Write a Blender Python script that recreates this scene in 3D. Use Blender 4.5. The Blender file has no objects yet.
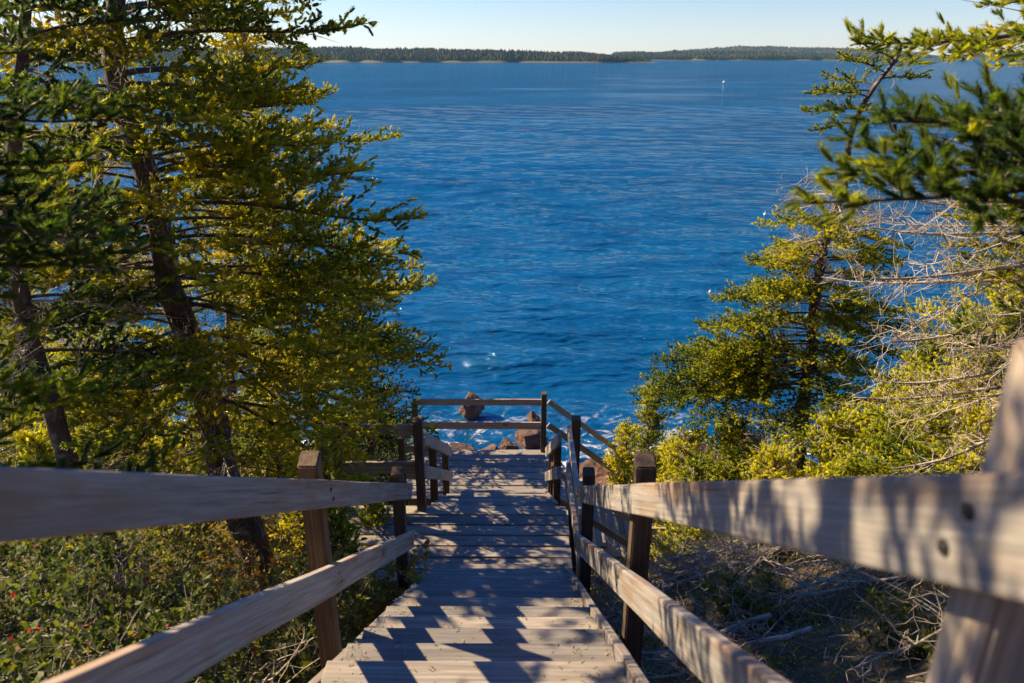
import bpy, bmesh, math, random
import numpy as np
from mathutils import Vector, Matrix

S = bpy.context.scene
C = S.collection
R = math.radians
CAMZ = 12.0            # eye height above the sea
PITCH = R(20.6)
FPX = 760.0
HAZE = 0.00005

# ---------------------------------------------------------------- camera
cam = bpy.data.cameras.new('camera')
camo = bpy.data.objects.new('camera', cam); C.objects.link(camo); S.camera = camo
camo.location = (0, 0, CAMZ)
camo.rotation_euler = (R(90) - PITCH, 0, R(0.3))
cam.sensor_width = 36; cam.lens = FPX / 1024 * 36
cam.clip_start = 0.05; cam.clip_end = 40000
cam.dof.use_dof = True; cam.dof.focus_distance = 7.5; cam.dof.aperture_fstop = 3.2

# ---------------------------------------------------------------- sky, sun, exposure
SUN_EL, SUN_AZ = 34.0, -67.0          # azimuth clockwise from +Y
w = bpy.data.worlds.new('World'); S.world = w; w.use_nodes = True
nt = w.node_tree
sky = nt.nodes.new('ShaderNodeTexSky'); sky.sky_type = 'NISHITA'; sky.sun_disc = False
sky.sun_elevation = R(SUN_EL); sky.sun_rotation = R(SUN_AZ)
sky.altitude = 10; sky.air_density = 1.0; sky.dust_density = 0.0; sky.ozone_density = 4.0
bgn = nt.nodes['Background']; bgn.inputs[1].default_value = 0.05
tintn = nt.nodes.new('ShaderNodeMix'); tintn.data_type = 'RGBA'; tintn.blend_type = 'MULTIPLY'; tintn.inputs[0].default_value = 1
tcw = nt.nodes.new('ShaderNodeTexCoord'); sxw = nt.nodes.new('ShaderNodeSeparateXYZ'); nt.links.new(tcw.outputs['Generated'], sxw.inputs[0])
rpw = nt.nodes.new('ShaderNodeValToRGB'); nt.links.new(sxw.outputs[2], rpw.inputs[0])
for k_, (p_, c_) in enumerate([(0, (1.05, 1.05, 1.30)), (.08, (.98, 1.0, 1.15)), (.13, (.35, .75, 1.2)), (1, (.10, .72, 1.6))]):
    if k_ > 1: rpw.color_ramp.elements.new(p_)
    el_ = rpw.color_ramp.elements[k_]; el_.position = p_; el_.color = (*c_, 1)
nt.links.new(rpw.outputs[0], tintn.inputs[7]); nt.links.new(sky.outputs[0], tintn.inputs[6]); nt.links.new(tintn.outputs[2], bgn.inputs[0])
sl = bpy.data.lights.new('sun', 'SUN'); sl.energy = 5.0; sl.angle = R(0.53); sl.color = (1.0, 0.755, 0.46)
so = bpy.data.objects.new('sun', sl); C.objects.link(so)
sd = Vector((math.sin(R(SUN_AZ)) * math.cos(R(SUN_EL)), math.cos(R(SUN_AZ)) * math.cos(R(SUN_EL)), math.sin(R(SUN_EL))))
so.rotation_euler = (-sd).to_track_quat('-Z', 'Y').to_euler(); so.location = (0, 0, 60)
S.view_settings.view_transform = 'Standard'; S.view_settings.look = 'None'
S.view_settings.exposure = 1.35; S.view_settings.gamma = 1
S.cycles.max_bounces = 6; S.cycles.diffuse_bounces = 3; S.cycles.transmission_bounces = 4
S.cycles.transparent_max_bounces = 4; S.cycles.volume_bounces = 0

# ---------------------------------------------------------------- helpers
def at(px, py, u):
    """point of the world seen at a photo pixel, u metres ahead"""
    cx, cy = (px - 512) / FPX, (py - 341.5) / FPX
    fw = math.cos(PITCH) - cy * math.sin(PITCH); dn = math.sin(PITCH) + cy * math.cos(PITCH)
    s = u / fw
    return np.array((cx * s - 0.0052 * u, u, CAMZ - dn * s))

def tag(o, label=None, cat=None, group=None, kind=None):
    if label: o['label'] = label
    if cat: o['category'] = cat
    if group: o['group'] = group
    if kind: o['kind'] = kind
    return o

def empty(name, loc, label, cat, group=None):
    o = bpy.data.objects.new(name, None); C.objects.link(o); o.location = loc
    o.empty_display_size = 0.2
    return tag(o, label, cat, group)

def smooth(a, b, x):
    t = np.clip((x - a) / (b - a), 0, 1); return t * t * (3 - 2 * t)

def mesh_from(name, V, F, mat, parent=None, tint=None, smooth_shade=False):
    """F: (n,3) or (n,4) int array, or list of such arrays"""
    V = np.asarray(V, dtype=np.float32).reshape(-1, 3)
    Fs = [np.asarray(f, dtype=np.int32) for f in (F if isinstance(F, list) else [F]) if len(f)]
    me = bpy.data.meshes.new(name)
    me.vertices.add(len(V)); me.vertices.foreach_set('co', V.ravel())
    loops = np.concatenate([f.ravel() for f in Fs]); tot = np.concatenate([np.full(len(f), f.shape[1], np.int32) for f in Fs])
    st = np.concatenate([[0], np.cumsum(tot)[:-1]]).astype(np.int32)
    me.loops.add(len(loops)); me.loops.foreach_set('vertex_index', loops)
    me.polygons.add(len(tot)); me.polygons.foreach_set('loop_start', st); me.polygons.foreach_set('loop_total', tot)
    if smooth_shade: me.polygons.foreach_set('use_smooth', np.ones(len(tot), bool))
    me.update(calc_edges=True)
    if tint is not None:
        a = me.attributes.new('tint', 'FLOAT', 'POINT'); a.data.foreach_set('value', np.asarray(tint, dtype=np.float32).ravel())
    me.materials.append(mat)
    o = bpy.data.objects.new(name, me); C.objects.link(o)
    if parent is not None: o.parent = parent
    return o

# value noise on the cpu, for terrain and rocks
_rs = np.random.RandomState(5); _lat = _rs.rand(64, 64, 64)
def vnoise(x, y, z=0.0):
    x, y, z = np.broadcast_arrays(np.asarray(x, float), np.asarray(y, float), np.asarray(z, float))
    xi, yi, zi = np.floor(x).astype(int), np.floor(y).astype(int), np.floor(z).astype(int)
    fx, fy, fz = x - xi, y - yi, z - zi
    fx, fy, fz = [f * f * (3 - 2 * f) for f in (fx, fy, fz)]
    r = 0
    for a in (0, 1):
        for b in (0, 1):
            for c in (0, 1):
                r = r + _lat[(xi + a) & 63, (yi + b) & 63, (zi + c) & 63] * (fx if a else 1 - fx) * (fy if b else 1 - fy) * (fz if c else 1 - fz)
    return r * 2 - 1
def fbm(x, y, z=0.0, o=4):
    r, a, f = 0, 1, 1
    for i in range(o):
        r = r + a * vnoise(np.asarray(x) * f + 7 * i, np.asarray(y) * f + 3 * i, np.asarray(z) * f); a *= .5; f *= 2.03
    return r

# ---------------------------------------------------------------- materials
def new_mat(name):
    m = bpy.data.materials.new(name); m.use_nodes = True
    return m, m.node_tree.nodes, m.node_tree.links, m.node_tree.nodes['Principled BSDF']
def ramp(N, L, src, stops):
    r = N.new('ShaderNodeValToRGB'); e = r.color_ramp.elements
    while len(e) < len(stops): e.new(0.5)
    for k, (p, c) in enumerate(stops): e[k].position = p; e[k].color = (*c, 1)
    L.new(src, r.inputs[0]); return r.outputs[0]
def noise(N, L, vec, scale, detail=4, rough=.55, mapping=None, dist=0):
    if mapping is not None:
        mp = N.new('ShaderNodeMapping'); mp.inputs['Scale'].default_value = mapping; L.new(vec, mp.inputs[0]); vec = mp.outputs[0]
    n = N.new('ShaderNodeTexNoise'); n.inputs['Scale'].default_value = scale; n.inputs['Detail'].default_value = detail
    n.inputs['Roughness'].default_value = rough; n.inputs['Distortion'].default_value = dist
    L.new(vec, n.inputs['Vector']); return n.outputs[0]
def mixc(N, L, fac, a, b, mode='MIX'):
    m = N.new('ShaderNodeMix'); m.data_type = 'RGBA'; m.blend_type = mode
    for s, k in ((fac, 0), (a, 6), (b, 7)):
        if isinstance(s, (int, float)): m.inputs[k].default_value = s
        elif isinstance(s, tuple): m.inputs[k].default_value = (*s, 1)
        else: L.new(s, m.inputs[k])
    return m.outputs[2]
def bump(N, L, h, strength, dist, prev=None):
    b = N.new('ShaderNodeBump'); b.inputs['Strength'].default_value = strength; b.inputs['Distance'].default_value = dist
    L.new(h, b.inputs['Height'])
    if prev is not None: L.new(prev, b.inputs['Normal'])
    return b.outputs[0]

def wood(name, dark, mid, light, stain=(.16, .10, .06), stain_amt=.45, rusty=False):
    m, N, L, P = new_mat(name)
    tc = N.new('ShaderNodeTexCoord'); oi = N.new('ShaderNodeObjectInfo')
    va = N.new('ShaderNodeVectorMath'); va.operation = 'MULTIPLY_ADD'
    cb = N.new('ShaderNodeCombineXYZ')
    for k in range(3): L.new(oi.outputs['Random'], cb.inputs[k])
    va.inputs[1].default_value = (37, 53, 71)
    L.new(cb.outputs[0], va.inputs[0]); L.new(tc.outputs['Object'], va.inputs[2])
    v = va.outputs[0]
    g1 = noise(N, L, v, 1, 6, .65, (1.6, 62, 62), .6)
    g2 = noise(N, L, v, 1, 4, .6, (5, 210, 210))
    base = ramp(N, L, g1, [(.3, dark), (.5, mid), (.72, light)])
    fine = ramp(N, L, g2, [(.3, (.72, .72, .72)), (.65, (1.12, 1.12, 1.12))])
    c = mixc(N, L, .8, base, fine, 'MULTIPLY')
    ck = noise(N, L, v, 1, 3, .5, (1.3, 95, 95), .15)
    ckf = ramp(N, L, ck, [(.29, (.85, .85, .85)), (.335, (0, 0, 0))]); c = mixc(N, L, ckf, c, tuple(x * .3 for x in dark))
    s = noise(N, L, v, 1, 5, .6, (2.2, 9, 9), .8)
    sf = ramp(N, L, s, [(.46, (0, 0, 0)), (.68, (stain_amt,) * 3)])
    c = mixc(N, L, sf, c, stain)
    # knots
    vo = N.new('ShaderNodeTexVoronoi'); vo.inputs['Scale'].default_value = 1
    mp = N.new('ShaderNodeMapping'); mp.inputs['Scale'].default_value = (1.7, 7.5, 3.5); L.new(v, mp.inputs[0]); L.new(mp.outputs[0], vo.inputs['Vector'])
    kf = ramp(N, L, vo.outputs['Distance'], [(.05, (.8, .8, .8)), (.12, (0, 0, 0))])
    c = mixc(N, L, kf, c, tuple(x * .45 for x in stain))
    if rusty:
        sz = N.new('ShaderNodeSeparateXYZ'); L.new(tc.outputs['Object'], sz.inputs[0])
        mr = N.new('ShaderNodeMapRange'); mr.inputs[1].default_value = .005; mr.inputs[2].default_value = .05; L.new(sz.outputs[2], mr.inputs[0])
        rn = noise(N, L, v, 1, 4, .6, (1.1, 6, 6)); rf = ramp(N, L, rn, [(.5, (0, 0, 0)), (.66, (.55,) * 3)])
        mm = N.new('ShaderNodeMath'); mm.operation = 'MULTIPLY'; L.new(rf, mm.inputs[0]); L.new(mr.outputs[0], mm.inputs[1])
        c = mixc(N, L, mm.outputs[0], c, (.30, .13, .045))
    rv = ramp(N, L, oi.outputs['Random'], [(0, (.62, .64, .68)), (1, (1.16, 1.11, 1.04))])
    c = mixc(N, L, 1.0, c, rv, 'MULTIPLY')
    L.new(c, P.inputs['Base Color']); P.inputs['Roughness'].default_value = .78
    b = bump(N, L, g1, .35, .004); b = bump(N, L, ck, .5, .004, b); b = bump(N, L, g2, .4, .0015, b)
    L.new(b, P.inputs['Normal'])
    return m
M = {}
M['tread'] = wood('weathered_tread_wood', (.16, .152, .145), (.285, .27, .25), (.42, .395, .36), (.16, .125, .095), .35)
M['rail'] = wood('weathered_rail_wood', (.20, .19, .18), (.34, .325, .30), (.48, .455, .41), (.28, .155, .07), .55, True)
M['post'] = wood('brown_post_wood', (.06, .038, .021), (.125, .080, .045), (.22, .15, .09), (.05, .03, .016), .6)
M['stringer'] = wood('grey_stringer_wood', (.14, .12, .11), (.26, .235, .22), (.38, .35, .33))
m, N, L, P = new_mat('dark_steel'); P.inputs['Base Color'].default_value = (.05, .05, .055, 1); P.inputs['Metallic'].default_value = .8
tc = N.new('ShaderNodeTexCoord'); nn = noise(N, L, tc.outputs['Object'], 60); L.new(ramp(N, L, nn, [(.3, (.35,) * 3), (.7, (.7,) * 3)]), P.inputs['Roughness']); M['steel'] = m

def bark(name, dark, mid, lich, amt):
    m, N, L, P = new_mat(name); tc = N.new('ShaderNodeTexCoord'); v = tc.outputs['Object']
    n1 = noise(N, L, v, 1, 6, .7, (26, 26, 9), .5)
    c = ramp(N, L, n1, [(.32, dark), (.62, mid)])
    n2 = noise(N, L, v, 9, 5, .7)
    f = ramp(N, L, n2, [(.5 - amt, (0, 0, 0)), (.62 - amt, (.85,) * 3)])
    c = mixc(N, L, f, c, lich)
    L.new(c, P.inputs['Base Color']); P.inputs['Roughness'].default_value = .9
    L.new(bump(N, L, n1, .8, .02), P.inputs['Normal']); return m
M['bark'] = bark('spruce_bark', (.035, .024, .018), (.12, .085, .065), (.26, .25, .22), -.04)
M['dead'] = bark('dead_twig_bark', (.15, .12, .09), (.37, .30, .225), (.50, .46, .38), .08)

def foliage(name, stops, trans=.56, rough=.5, speck=.25):
    m, N, L, P = new_mat(name)
    at_ = N.new('ShaderNodeAttribute'); at_.attribute_name = 'tint'
    c = ramp(N, L, at_.outputs['Fac'], stops)
    ge = N.new('ShaderNodeNewGeometry')
    rr = ramp(N, L, ge.outputs['Random Per Island'], [(0, (1 - speck,) * 3), (1, (1 + speck,) * 3)])
    c = mixc(N, L, 1.0, c, rr, 'MULTIPLY')
    L.new(c, P.inputs['Base Color']); P.inputs['Roughness'].default_value = rough; P.inputs['Specular IOR Level'].default_value = .3
    t = N.new('ShaderNodeBsdfTranslucent')
    c2 = mixc(N, L, 1.0, c, (1.85, 1.75, .6), 'MULTIPLY'); L.new(c2, t.inputs[0])
    mx = N.new('ShaderNodeMixShader'); mx.inputs[0].default_value = trans
    L.new(P.outputs[0], mx.inputs[1]); L.new(t.outputs[0], mx.inputs[2])
    L.new(mx.outputs[0], N['Material Output'].inputs[0]); return m
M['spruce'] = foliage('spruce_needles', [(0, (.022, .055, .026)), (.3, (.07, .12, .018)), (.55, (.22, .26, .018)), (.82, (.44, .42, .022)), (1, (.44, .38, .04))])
M['bright_spruce'] = foliage('sun_toned_spruce_needles', [(0, (.07, .12, .018)), (.3, (.20, .25, .020)), (.6, (.44, .46, .022)), (1, (.46, .42, .035))])  # brighter yellow copy of the spruce needles, sunlight put into its colour
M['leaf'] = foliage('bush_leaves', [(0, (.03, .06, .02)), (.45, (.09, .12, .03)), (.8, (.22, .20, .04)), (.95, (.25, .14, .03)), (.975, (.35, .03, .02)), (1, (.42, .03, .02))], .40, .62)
M['heath'] = foliage('heath_cover', [(0, (.05, .05, .025)), (.4, (.20, .19, .04)), (.8, (.46, .33, .12)), (1, (.38, .16, .06))], .25, .7)

m, N, L, P = new_mat('ground_soil'); tc = N.new('ShaderNodeTexCoord'); v = tc.outputs['Object']
n1 = noise(N, L, v, 3.5, 8, .7); n2 = noise(N, L, v, 26, 6, .7); n3 = noise(N, L, v, .6, 4)
c = ramp(N, L, n2, [(.3, (.045, .034, .02)), (.55, (.14, .105, .06)), (.75, (.27, .21, .12))])
c = mixc(N, L, ramp(N, L, n1, [(.5, (0, 0, 0)), (.62, (.8,) * 3)]), c, (.055, .065, .02))
# bare granite towards the shore
sx = N.new('ShaderNodeSeparateXYZ'); L.new(v, sx.inputs[0])
mr = N.new('ShaderNodeMapRange'); mr.inputs[1].default_value = 13; mr.inputs[2].default_value = 16; L.new(sx.outputs[1], mr.inputs[0])
rk = ramp(N, L, n1, [(.3, (.04, .035, .02)), (.5, (.10, .07, .04)), (.75, (.20, .13, .09))])
c = mixc(N, L, mr.outputs[0], c, rk)
L.new(c, P.inputs['Base Color']); P.inputs['Roughness'].default_value = .95
L.new(bump(N, L, n2, 1, .05), P.inputs['Normal']); M['ground'] = m

m, N, L, P = new_mat('pink_granite'); tc = N.new('ShaderNodeTexCoord'); v = tc.outputs['Object']
n1 = noise(N, L, v, 2.2, 8, .65, None, .6); n2 = noise(N, L, v, 18, 6, .7)
c = ramp(N, L, n1, [(.3, (.045, .028, .022)), (.52, (.13, .07, .05)), (.72, (.24, .155, .11))])
c = mixc(N, L, ramp(N, L, n2, [(.52, (0, 0, 0)), (.66, (.45,) * 3)]), c, (.34, .19, .04))
L.new(c, P.inputs['Base Color']); P.inputs['Roughness'].default_value = .85
L.new(bump(N, L, n2, .8, .06, bump(N, L, n1, .9, .2)), P.inputs['Normal']); M['rock'] = m

m, N, L, P = new_mat('sea_water'); tc = N.new('ShaderNodeTexCoord'); v = tc.outputs['Object']
P.inputs['Roughness'].default_value = .12; P.inputs['IOR'].default_value = 1.33; P.inputs['Specular IOR Level'].default_value = .32
n1 = noise(N, L, v, 1, 5, .6, (1.5, 3.6, 1), .5); n2 = noise(N, L, v, 1, 4, .6, (4, 8, 1), .3); n0 = noise(N, L, v, 1, 3, .6, (.05, .12, 1))
n3 = noise(N, L, v, 1, 3, .55, (.22, .42, 1), .3); n4 = noise(N, L, v, 1, 3, .6, (.05, .085, 1), .3)
b = bump(N, L, n4, .8, 2.4); b = bump(N, L, n3, .9, .7, b); b = bump(N, L, n1, .9, .15, b); b = bump(N, L, n2, .5, .02, b); L.new(b, P.inputs['Normal'])
big = noise(N, L, v, 1, 4, .55, (.012, .03, 1), .5)
c = ramp(N, L, big, [(.35, (.0002, .046, .130)), (.65, (.0004, .080, .205))])
sx = N.new('ShaderNodeSeparateXYZ'); L.new(v, sx.inputs[0])
mr = N.new('ShaderNodeMapRange'); mr.inputs[1].default_value = 25.5; mr.inputs[2].default_value = 21.5; L.new(sx.outputs[1], mr.inputs[0])
fn = noise(N, L, v, 1, 7, .7, (1.1, 1.6, 1), 1.2)
ff = ramp(N, L, fn, [(.53, (0, 0, 0)), (.62, (1, 1, 1))])
mu = N.new('ShaderNodeMath'); mu.operation = 'MULTIPLY'; L.new(ff, mu.inputs[0]); L.new(mr.outputs[0], mu.inputs[1])
c = mixc(N, L, mu.outputs[0], c, (.75, .80, .82)); L.new(c, P.inputs['Base Color'])
rr = N.new('ShaderNodeMapRange'); rr.inputs[3].default_value = .04; rr.inputs[4].default_value = .8; L.new(mu.outputs[0], rr.inputs[0]); L.new(rr.outputs[0], P.inputs['Roughness'])
df = N.new('ShaderNodeBsdfDiffuse'); L.new(c, df.inputs[0]); L.new(b, df.inputs['Normal'])
gl = N.new('ShaderNodeBsdfGlossy'); L.new(rr.outputs[0], gl.inputs['Roughness']); L.new(b, gl.inputs['Normal'])
fr = N.new('ShaderNodeFresnel'); fr.inputs[0].default_value = 1.33; L.new(b, fr.inputs['Normal'])
# a ruffled sea never mirrors fully at grazing view: the wave faces turned to the eye are steeper than the mean plane
cl = N.new('ShaderNodeMapRange'); cl.inputs[1].default_value = .02; cl.inputs[2].default_value = .75; cl.inputs[3].default_value = .02; cl.inputs[4].default_value = .29; L.new(fr.outputs[0], cl.inputs[0])
mx = N.new('ShaderNodeMixShader'); L.new(cl.outputs[0], mx.inputs[0]); L.new(df.outputs[0], mx.inputs[1]); L.new(gl.outputs[0], mx.inputs[2]); L.new(mx.outputs[0], N['Material Output'].inputs[0])
M['sea'] = m

m, N, L, P = new_mat('far_forest'); at_ = N.new('ShaderNodeAttribute'); at_.attribute_name = 'tint'
c = ramp(N, L, at_.outputs['Fac'], [(0, (.010, .024, .016)), (.6, (.022, .04, .02)), (.85, (.05, .05, .02)), (1, (.12, .065, .03))])
L.new(c, P.inputs['Base Color']); P.inputs['Roughness'].default_value = .9; M['forest'] = m
m, N, L, P = new_mat('far_land'); tc = N.new('ShaderNodeTexCoord'); n1 = noise(N, L, tc.outputs['Object'], .02, 6, .6)
sx = N.new('ShaderNodeSeparateXYZ'); L.new(tc.outputs['Object'], sx.inputs[0])
mr = N.new('ShaderNodeMapRange'); mr.inputs[1].default_value = .6; mr.inputs[2].default_value = 2.2; L.new(sx.outputs[2], mr.inputs[0])
c = ramp(N, L, n1, [(.4, (.03, .05, .025)), (.65, (.10, .10, .05))])
c = mixc(N, L, mr.outputs[0], (.07, .057, .05), c); L.new(c, P.inputs['Base Color']); P.inputs['Roughness'].default_value = .95; M['land'] = m
m, N, L, P = new_mat('buoy_paint'); tc = N.new('ShaderNodeTexCoord'); n1 = noise(N, L, tc.outputs['Object'], 8)
L.new(ramp(N, L, n1, [(.3, (.7, .7, .68)), (.6, (.82, .82, .8))]), P.inputs['Base Color']); P.inputs['Roughness'].default_value = .4; M['buoy'] = m

# ---------------------------------------------------------------- terrain
def gdepth(x, u):
    x = np.asarray(x, float); u = np.asarray(u, float)
    c = 1.45 - .80 * smooth(.9, 3.0, x) * (1 - smooth(6.3, 8.6, u)) - .35 * smooth(-1.6, -3.6, x)
    d = c + .613 * np.minimum(u, 11) + np.where(u > 11, (u - 11) * .41, 0)
    n = fbm(x * .45, u * .45, 1.7, 3) * .22 + fbm(x * 2.1, u * 2.1, 4.2, 3) * .05
    near = np.exp(-((x + .2) / 1.2) ** 2)
    rocky = smooth(14, 17, u) * (fbm(x * .55, u * .55, 9.1, 4) * .6)
    return d - n * (1 - .8 * near) - rocky
def gz(x, u): return CAMZ - gdepth(x, u)
xs = np.unique(np.concatenate([np.linspace(-60, -10, 60), np.linspace(-10, 10, 170), np.linspace(10, 60, 60)]))
us = np.unique(np.concatenate([np.linspace(-14, -3, 20), np.linspace(-3, 24, 230), np.linspace(24, 34, 20)]))
X, U = np.meshgrid(xs, us); Z = gz(X, U)
nx, nu = len(xs), len(us); I = np.arange(nx * nu).reshape(nu, nx)
F = np.stack([I[:-1, :-1], I[:-1, 1:], I[1:, 1:], I[1:, :-1]], -1).reshape(-1, 4)
tag(mesh_from('ground', np.stack([X, U, Z], -1), F, M['ground'], smooth_shade=True), kind='structure')

# ---------------------------------------------------------------- sea: real waves near, fading to bump far away
rs = np.random.RandomState(11)
ang = np.radians(np.concatenate([np.linspace(40, 3.2, 760)]))
r = 12 / np.tan(ang); r = np.concatenate([r, r[-1] * np.exp(np.linspace(0.02, math.log(15000 / r[-1]), 90))])
th = np.radians(np.concatenate([np.linspace(-85, -44, 50)[:-1], np.linspace(-44, 44, 620), np.linspace(44, 85, 50)[1:]]))
RR, TH = np.meshgrid(r, th, indexing='ij'); X = RR * np.sin(TH); Y = RR * np.cos(TH)
sp = np.maximum(np.gradient(r)[:, None] * np.ones_like(X), RR * np.gradient(th)[None, :])
Z = np.zeros_like(X)
for k in range(72):
    lam = 0.55 * (12 / .55) ** rs.rand(); a = .0060 * lam ** .95 * (1.0 if lam < 5 else .6) * rs.uniform(.5, 1.2)
    d = R(rs.normal(74, 24)); kx, ky = math.cos(d), math.sin(d)
    ph = (X * kx + Y * ky) * 2 * math.pi / lam + rs.rand() * 6.28
    s = np.sin(ph + .8 * vnoise(X / (lam * 5) + k, Y / (lam * 5)))
    Z += a * (1 - np.sqrt(s * s + .03)) * 1.3 * smooth(2.2, 4.5, lam / sp) - a * .45 if k % 2 else a * s * smooth(2.2, 4.5, lam / sp)
Z *= (.75 + .5 * vnoise(X / 23, Y / 23)) * smooth(4000, 800, RR)
I = np.arange(X.size).reshape(X.shape)
F = np.stack([I[:-1, :-1], I[:-1, 1:], I[1:, 1:], I[1:, :-1]], -1).reshape(-1, 4)[:, ::-1]
tag(mesh_from('sea', np.stack([X, Y, Z], -1), F, M['sea'], smooth_shade=True), kind='structure')

# ---------------------------------------------------------------- far wooded shores
def headland(name, label_forest, x0, x1, y0, depth, hmax, prof, ntree, th_, seed):
    rs = np.random.RandomState(seed)
    xs = np.linspace(x0, x1, 160); ts = np.linspace(0, 1, 24)
    X, T = np.meshgrid(xs, ts)
    sc_ = (X - x0) / (x1 - x0)
    shore = y0 + 40 * vnoise(X / 130, seed * 3.3) + 18 * vnoise(X / 37, seed * 1.3)
    Yv = shore + T * depth
    H = prof(sc_) * hmax * (1 + .12 * vnoise(X / 160, Yv / 160, seed))
    Zv = -1.5 + 4.5 * smooth(0, .05, T) * np.minimum(1, prof(sc_) * 6) + H * np.sin(np.clip(T, 0, 1) * math.pi) ** .8
    Zv = np.where(T >= .999, -1.5, Zv)
    I = np.arange(X.size).reshape(X.shape); F = np.stack([I[:-1, :-1], I[:-1, 1:], I[1:, 1:], I[1:, :-1]], -1).reshape(-1, 4)
    tag(mesh_from(name, np.stack([X, Yv, Zv], -1), F, M['land'], smooth_shade=True), kind='structure')
    # the woods: one spruce or round crown each, too many to count
    a = rs.rand(ntree) * (xs.size - 1); b = .03 + (rs.rand(ntree) ** 1.6) * .6
    b *= 23; ia, ib = a.astype(int), b.astype(int); fa, fb = a - ia, b - ib
    def bil(G): return (G[ib, ia] * (1 - fa) + G[ib, ia + 1] * fa) * (1 - fb) + (G[ib + 1, ia] * (1 - fa) + G[ib + 1, ia + 1] * fa) * fb
    px, py, pz = bil(X), bil(Yv), bil(Zv); ok = (pz > 1.6) & (prof((px - x0) / (x1 - x0)) > .04)
    px, py, pz = px[ok], py[ok], pz[ok]; n = len(px)
    h = th_ * (.85 + .3 * vnoise(px / 60, py / 60, seed)) * rs.uniform(.55, 1.25, n) * np.minimum(1, .45 + 1.5 * prof((px - x0) / (x1 - x0))); wd = h * rs.uniform(.18, .34, n)
    rings = [(0.1, .75), (.38, 1), (.7, .5), (1.0, .03)]
    V = []
    for (hz, rw) in rings:
        for k in range(5):
            an = k * 1.2566 + rs.rand(n) * .5; rr_ = wd * rw * rs.uniform(.7, 1.3, n)
            V.append(np.stack([px + rr_ * np.cos(an), py + rr_ * np.sin(an), pz + h * hz], -1))
    V = np.stack(V, 1)  # n,20,3
    f = []
    for q in range(3):
        for k in range(5): f.append((q * 5 + k, q * 5 + (k + 1) % 5, q * 5 + 5 + (k + 1) % 5, q * 5 + 5 + k))
    f = np.array(f)[None] + (np.arange(n) * 20)[:, None, None]
    t = np.clip(rs.rand(n) ** 1.5 * .75 + .25 * vnoise(px / 90, py / 90, 3), 0, 1); t = np.where(rs.rand(n) < .08 * (1 + vnoise(px / 60, 2.0)), .97, t)
    o = mesh_from('far_forest', V, f.reshape(-1, 4), M['forest'], tint=np.repeat(t, 20))
    tag(o, kind='stuff'); o['label'] = label_forest; o['category'] = 'forest'
P1 = lambda s: np.interp(s, [0, .05, .5, .68, .80, .90, .95, 1], [0, .8, 1, .96, .74, .50, .30, 0])
P2 = lambda s: np.interp(s, [0, .03, .3, .6, .68, 1], [0, .5, .8, .85, .6, 0])
P3 = lambda s: np.interp(s, [0, .1, .35, .6, .9, 1], [0, .5, 1, .95, .7, 0])
P4 = lambda s: np.interp(s, [0, .3, .7, 1], [0, .6, 1, 1])
headland('headland', 'dense spruce woods covering the long nearer headland across the bay', -1600, 285, 1520, 500, 19, P1, 16000, 9.5, 1)
headland('headland', 'low spruce woods on the second shore behind the headland tip', 270, 1090, 2250, 420, 19, P2, 7000, 9.5, 2)
headland('headland', 'farthest blue wooded hill beyond the second shore', 620, 1900, 3500, 900, 44, P3, 6000, 11, 3)
headland('headland', 'distant wooded shore at the right end of the horizon', 1750, 4200, 3300, 900, 34, P4, 6000, 11, 4)

# ---------------------------------------------------------------- boulders on the shore
def boulder(loc, size, seed, label, group=None, mat='rock'):
    bm = bmesh.new(); bmesh.ops.create_icosphere(bm, subdivisions=5, radius=1)
    P_ = np.array([v.co[:] for v in bm.verts])
    rs = np.random.RandomState(seed)
    for k in range(16):   # planar breaks
        n = rs.normal(size=3); n /= np.linalg.norm(n); d = rs.uniform(.5, .82)
        s = P_ @ n; P_ -= np.outer(np.maximum(s - d, 0) * 1.0, n)
    nz = fbm(P_[:, 0] * 1.6 + seed, P_[:, 1] * 1.6, P_[:, 2] * 1.6, 4)
    P_ *= (1 + .10 * nz + .05 * fbm(P_[:, 0] * 6, P_[:, 1] * 6 + seed, P_[:, 2] * 6, 3))[:, None]
    P_ *= np.array(size)
    for v, p in zip(bm.verts, P_): v.co = p
    me = bpy.data.meshes.new('boulder'); bm.to_mesh(me); bm.free(); me.materials.append(M[mat])
    for p in me.polygons: p.use_smooth = True
    o = bpy.data.objects.new('boulder', me); C.objects.link(o); o.location = loc; o.rotation_euler = (0, 0, rs.uniform(0, 6))
    return tag(o, label, 'boulder', group)
p = at(471, 416, 24.6); boulder((p[0], p[1], .25), (.62, .58, .62), 3, 'rounded tan boulder standing alone in the sea behind the far railing')
p = at(533, 424, 24); boulder((p[0], p[1], .1), (.3, .3, .3), 4, 'small tan rock tip in the water left of the far right post')
p = at(528, 440, 22.5); boulder((p[0], p[1], .0), (.65, .6, .42), 5, 'dark shaded boulder with orange lichen under the lower far rail')
p = at(508, 445, 21.6); boulder((p[0], p[1], .1), (.5, .4, .42), 6, 'orange lichen rock at the right end of the surf')
p = at(460, 447, 21.4); boulder((p[0], p[1], .1), (1.0, .5, .38), 7, 'low reddish ledge rock left of the surf beyond the deck')
p = at(490, 449, 21.3); boulder((p[0], p[1], .1), (.9, .5, .3), 17, 'low orange ledge rock in the middle of the surf')
rb = [(598, 455, 19.0, 1.1), (612, 470, 17.5, 1.0), (586, 470, 17.5, .7), (640, 462, 18.5, .8), (608, 490, 15, .7), (690, 430, 21.5, 1.3), (720, 436, 20.5, 1.0), (664, 440, 20.5, .7),
      (745, 425, 22, 1.2), (380, 452, 20, .9), (345, 455, 19.5, 1.2), (420, 448, 21, .6), (576, 447, 20.5, .6)]
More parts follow.
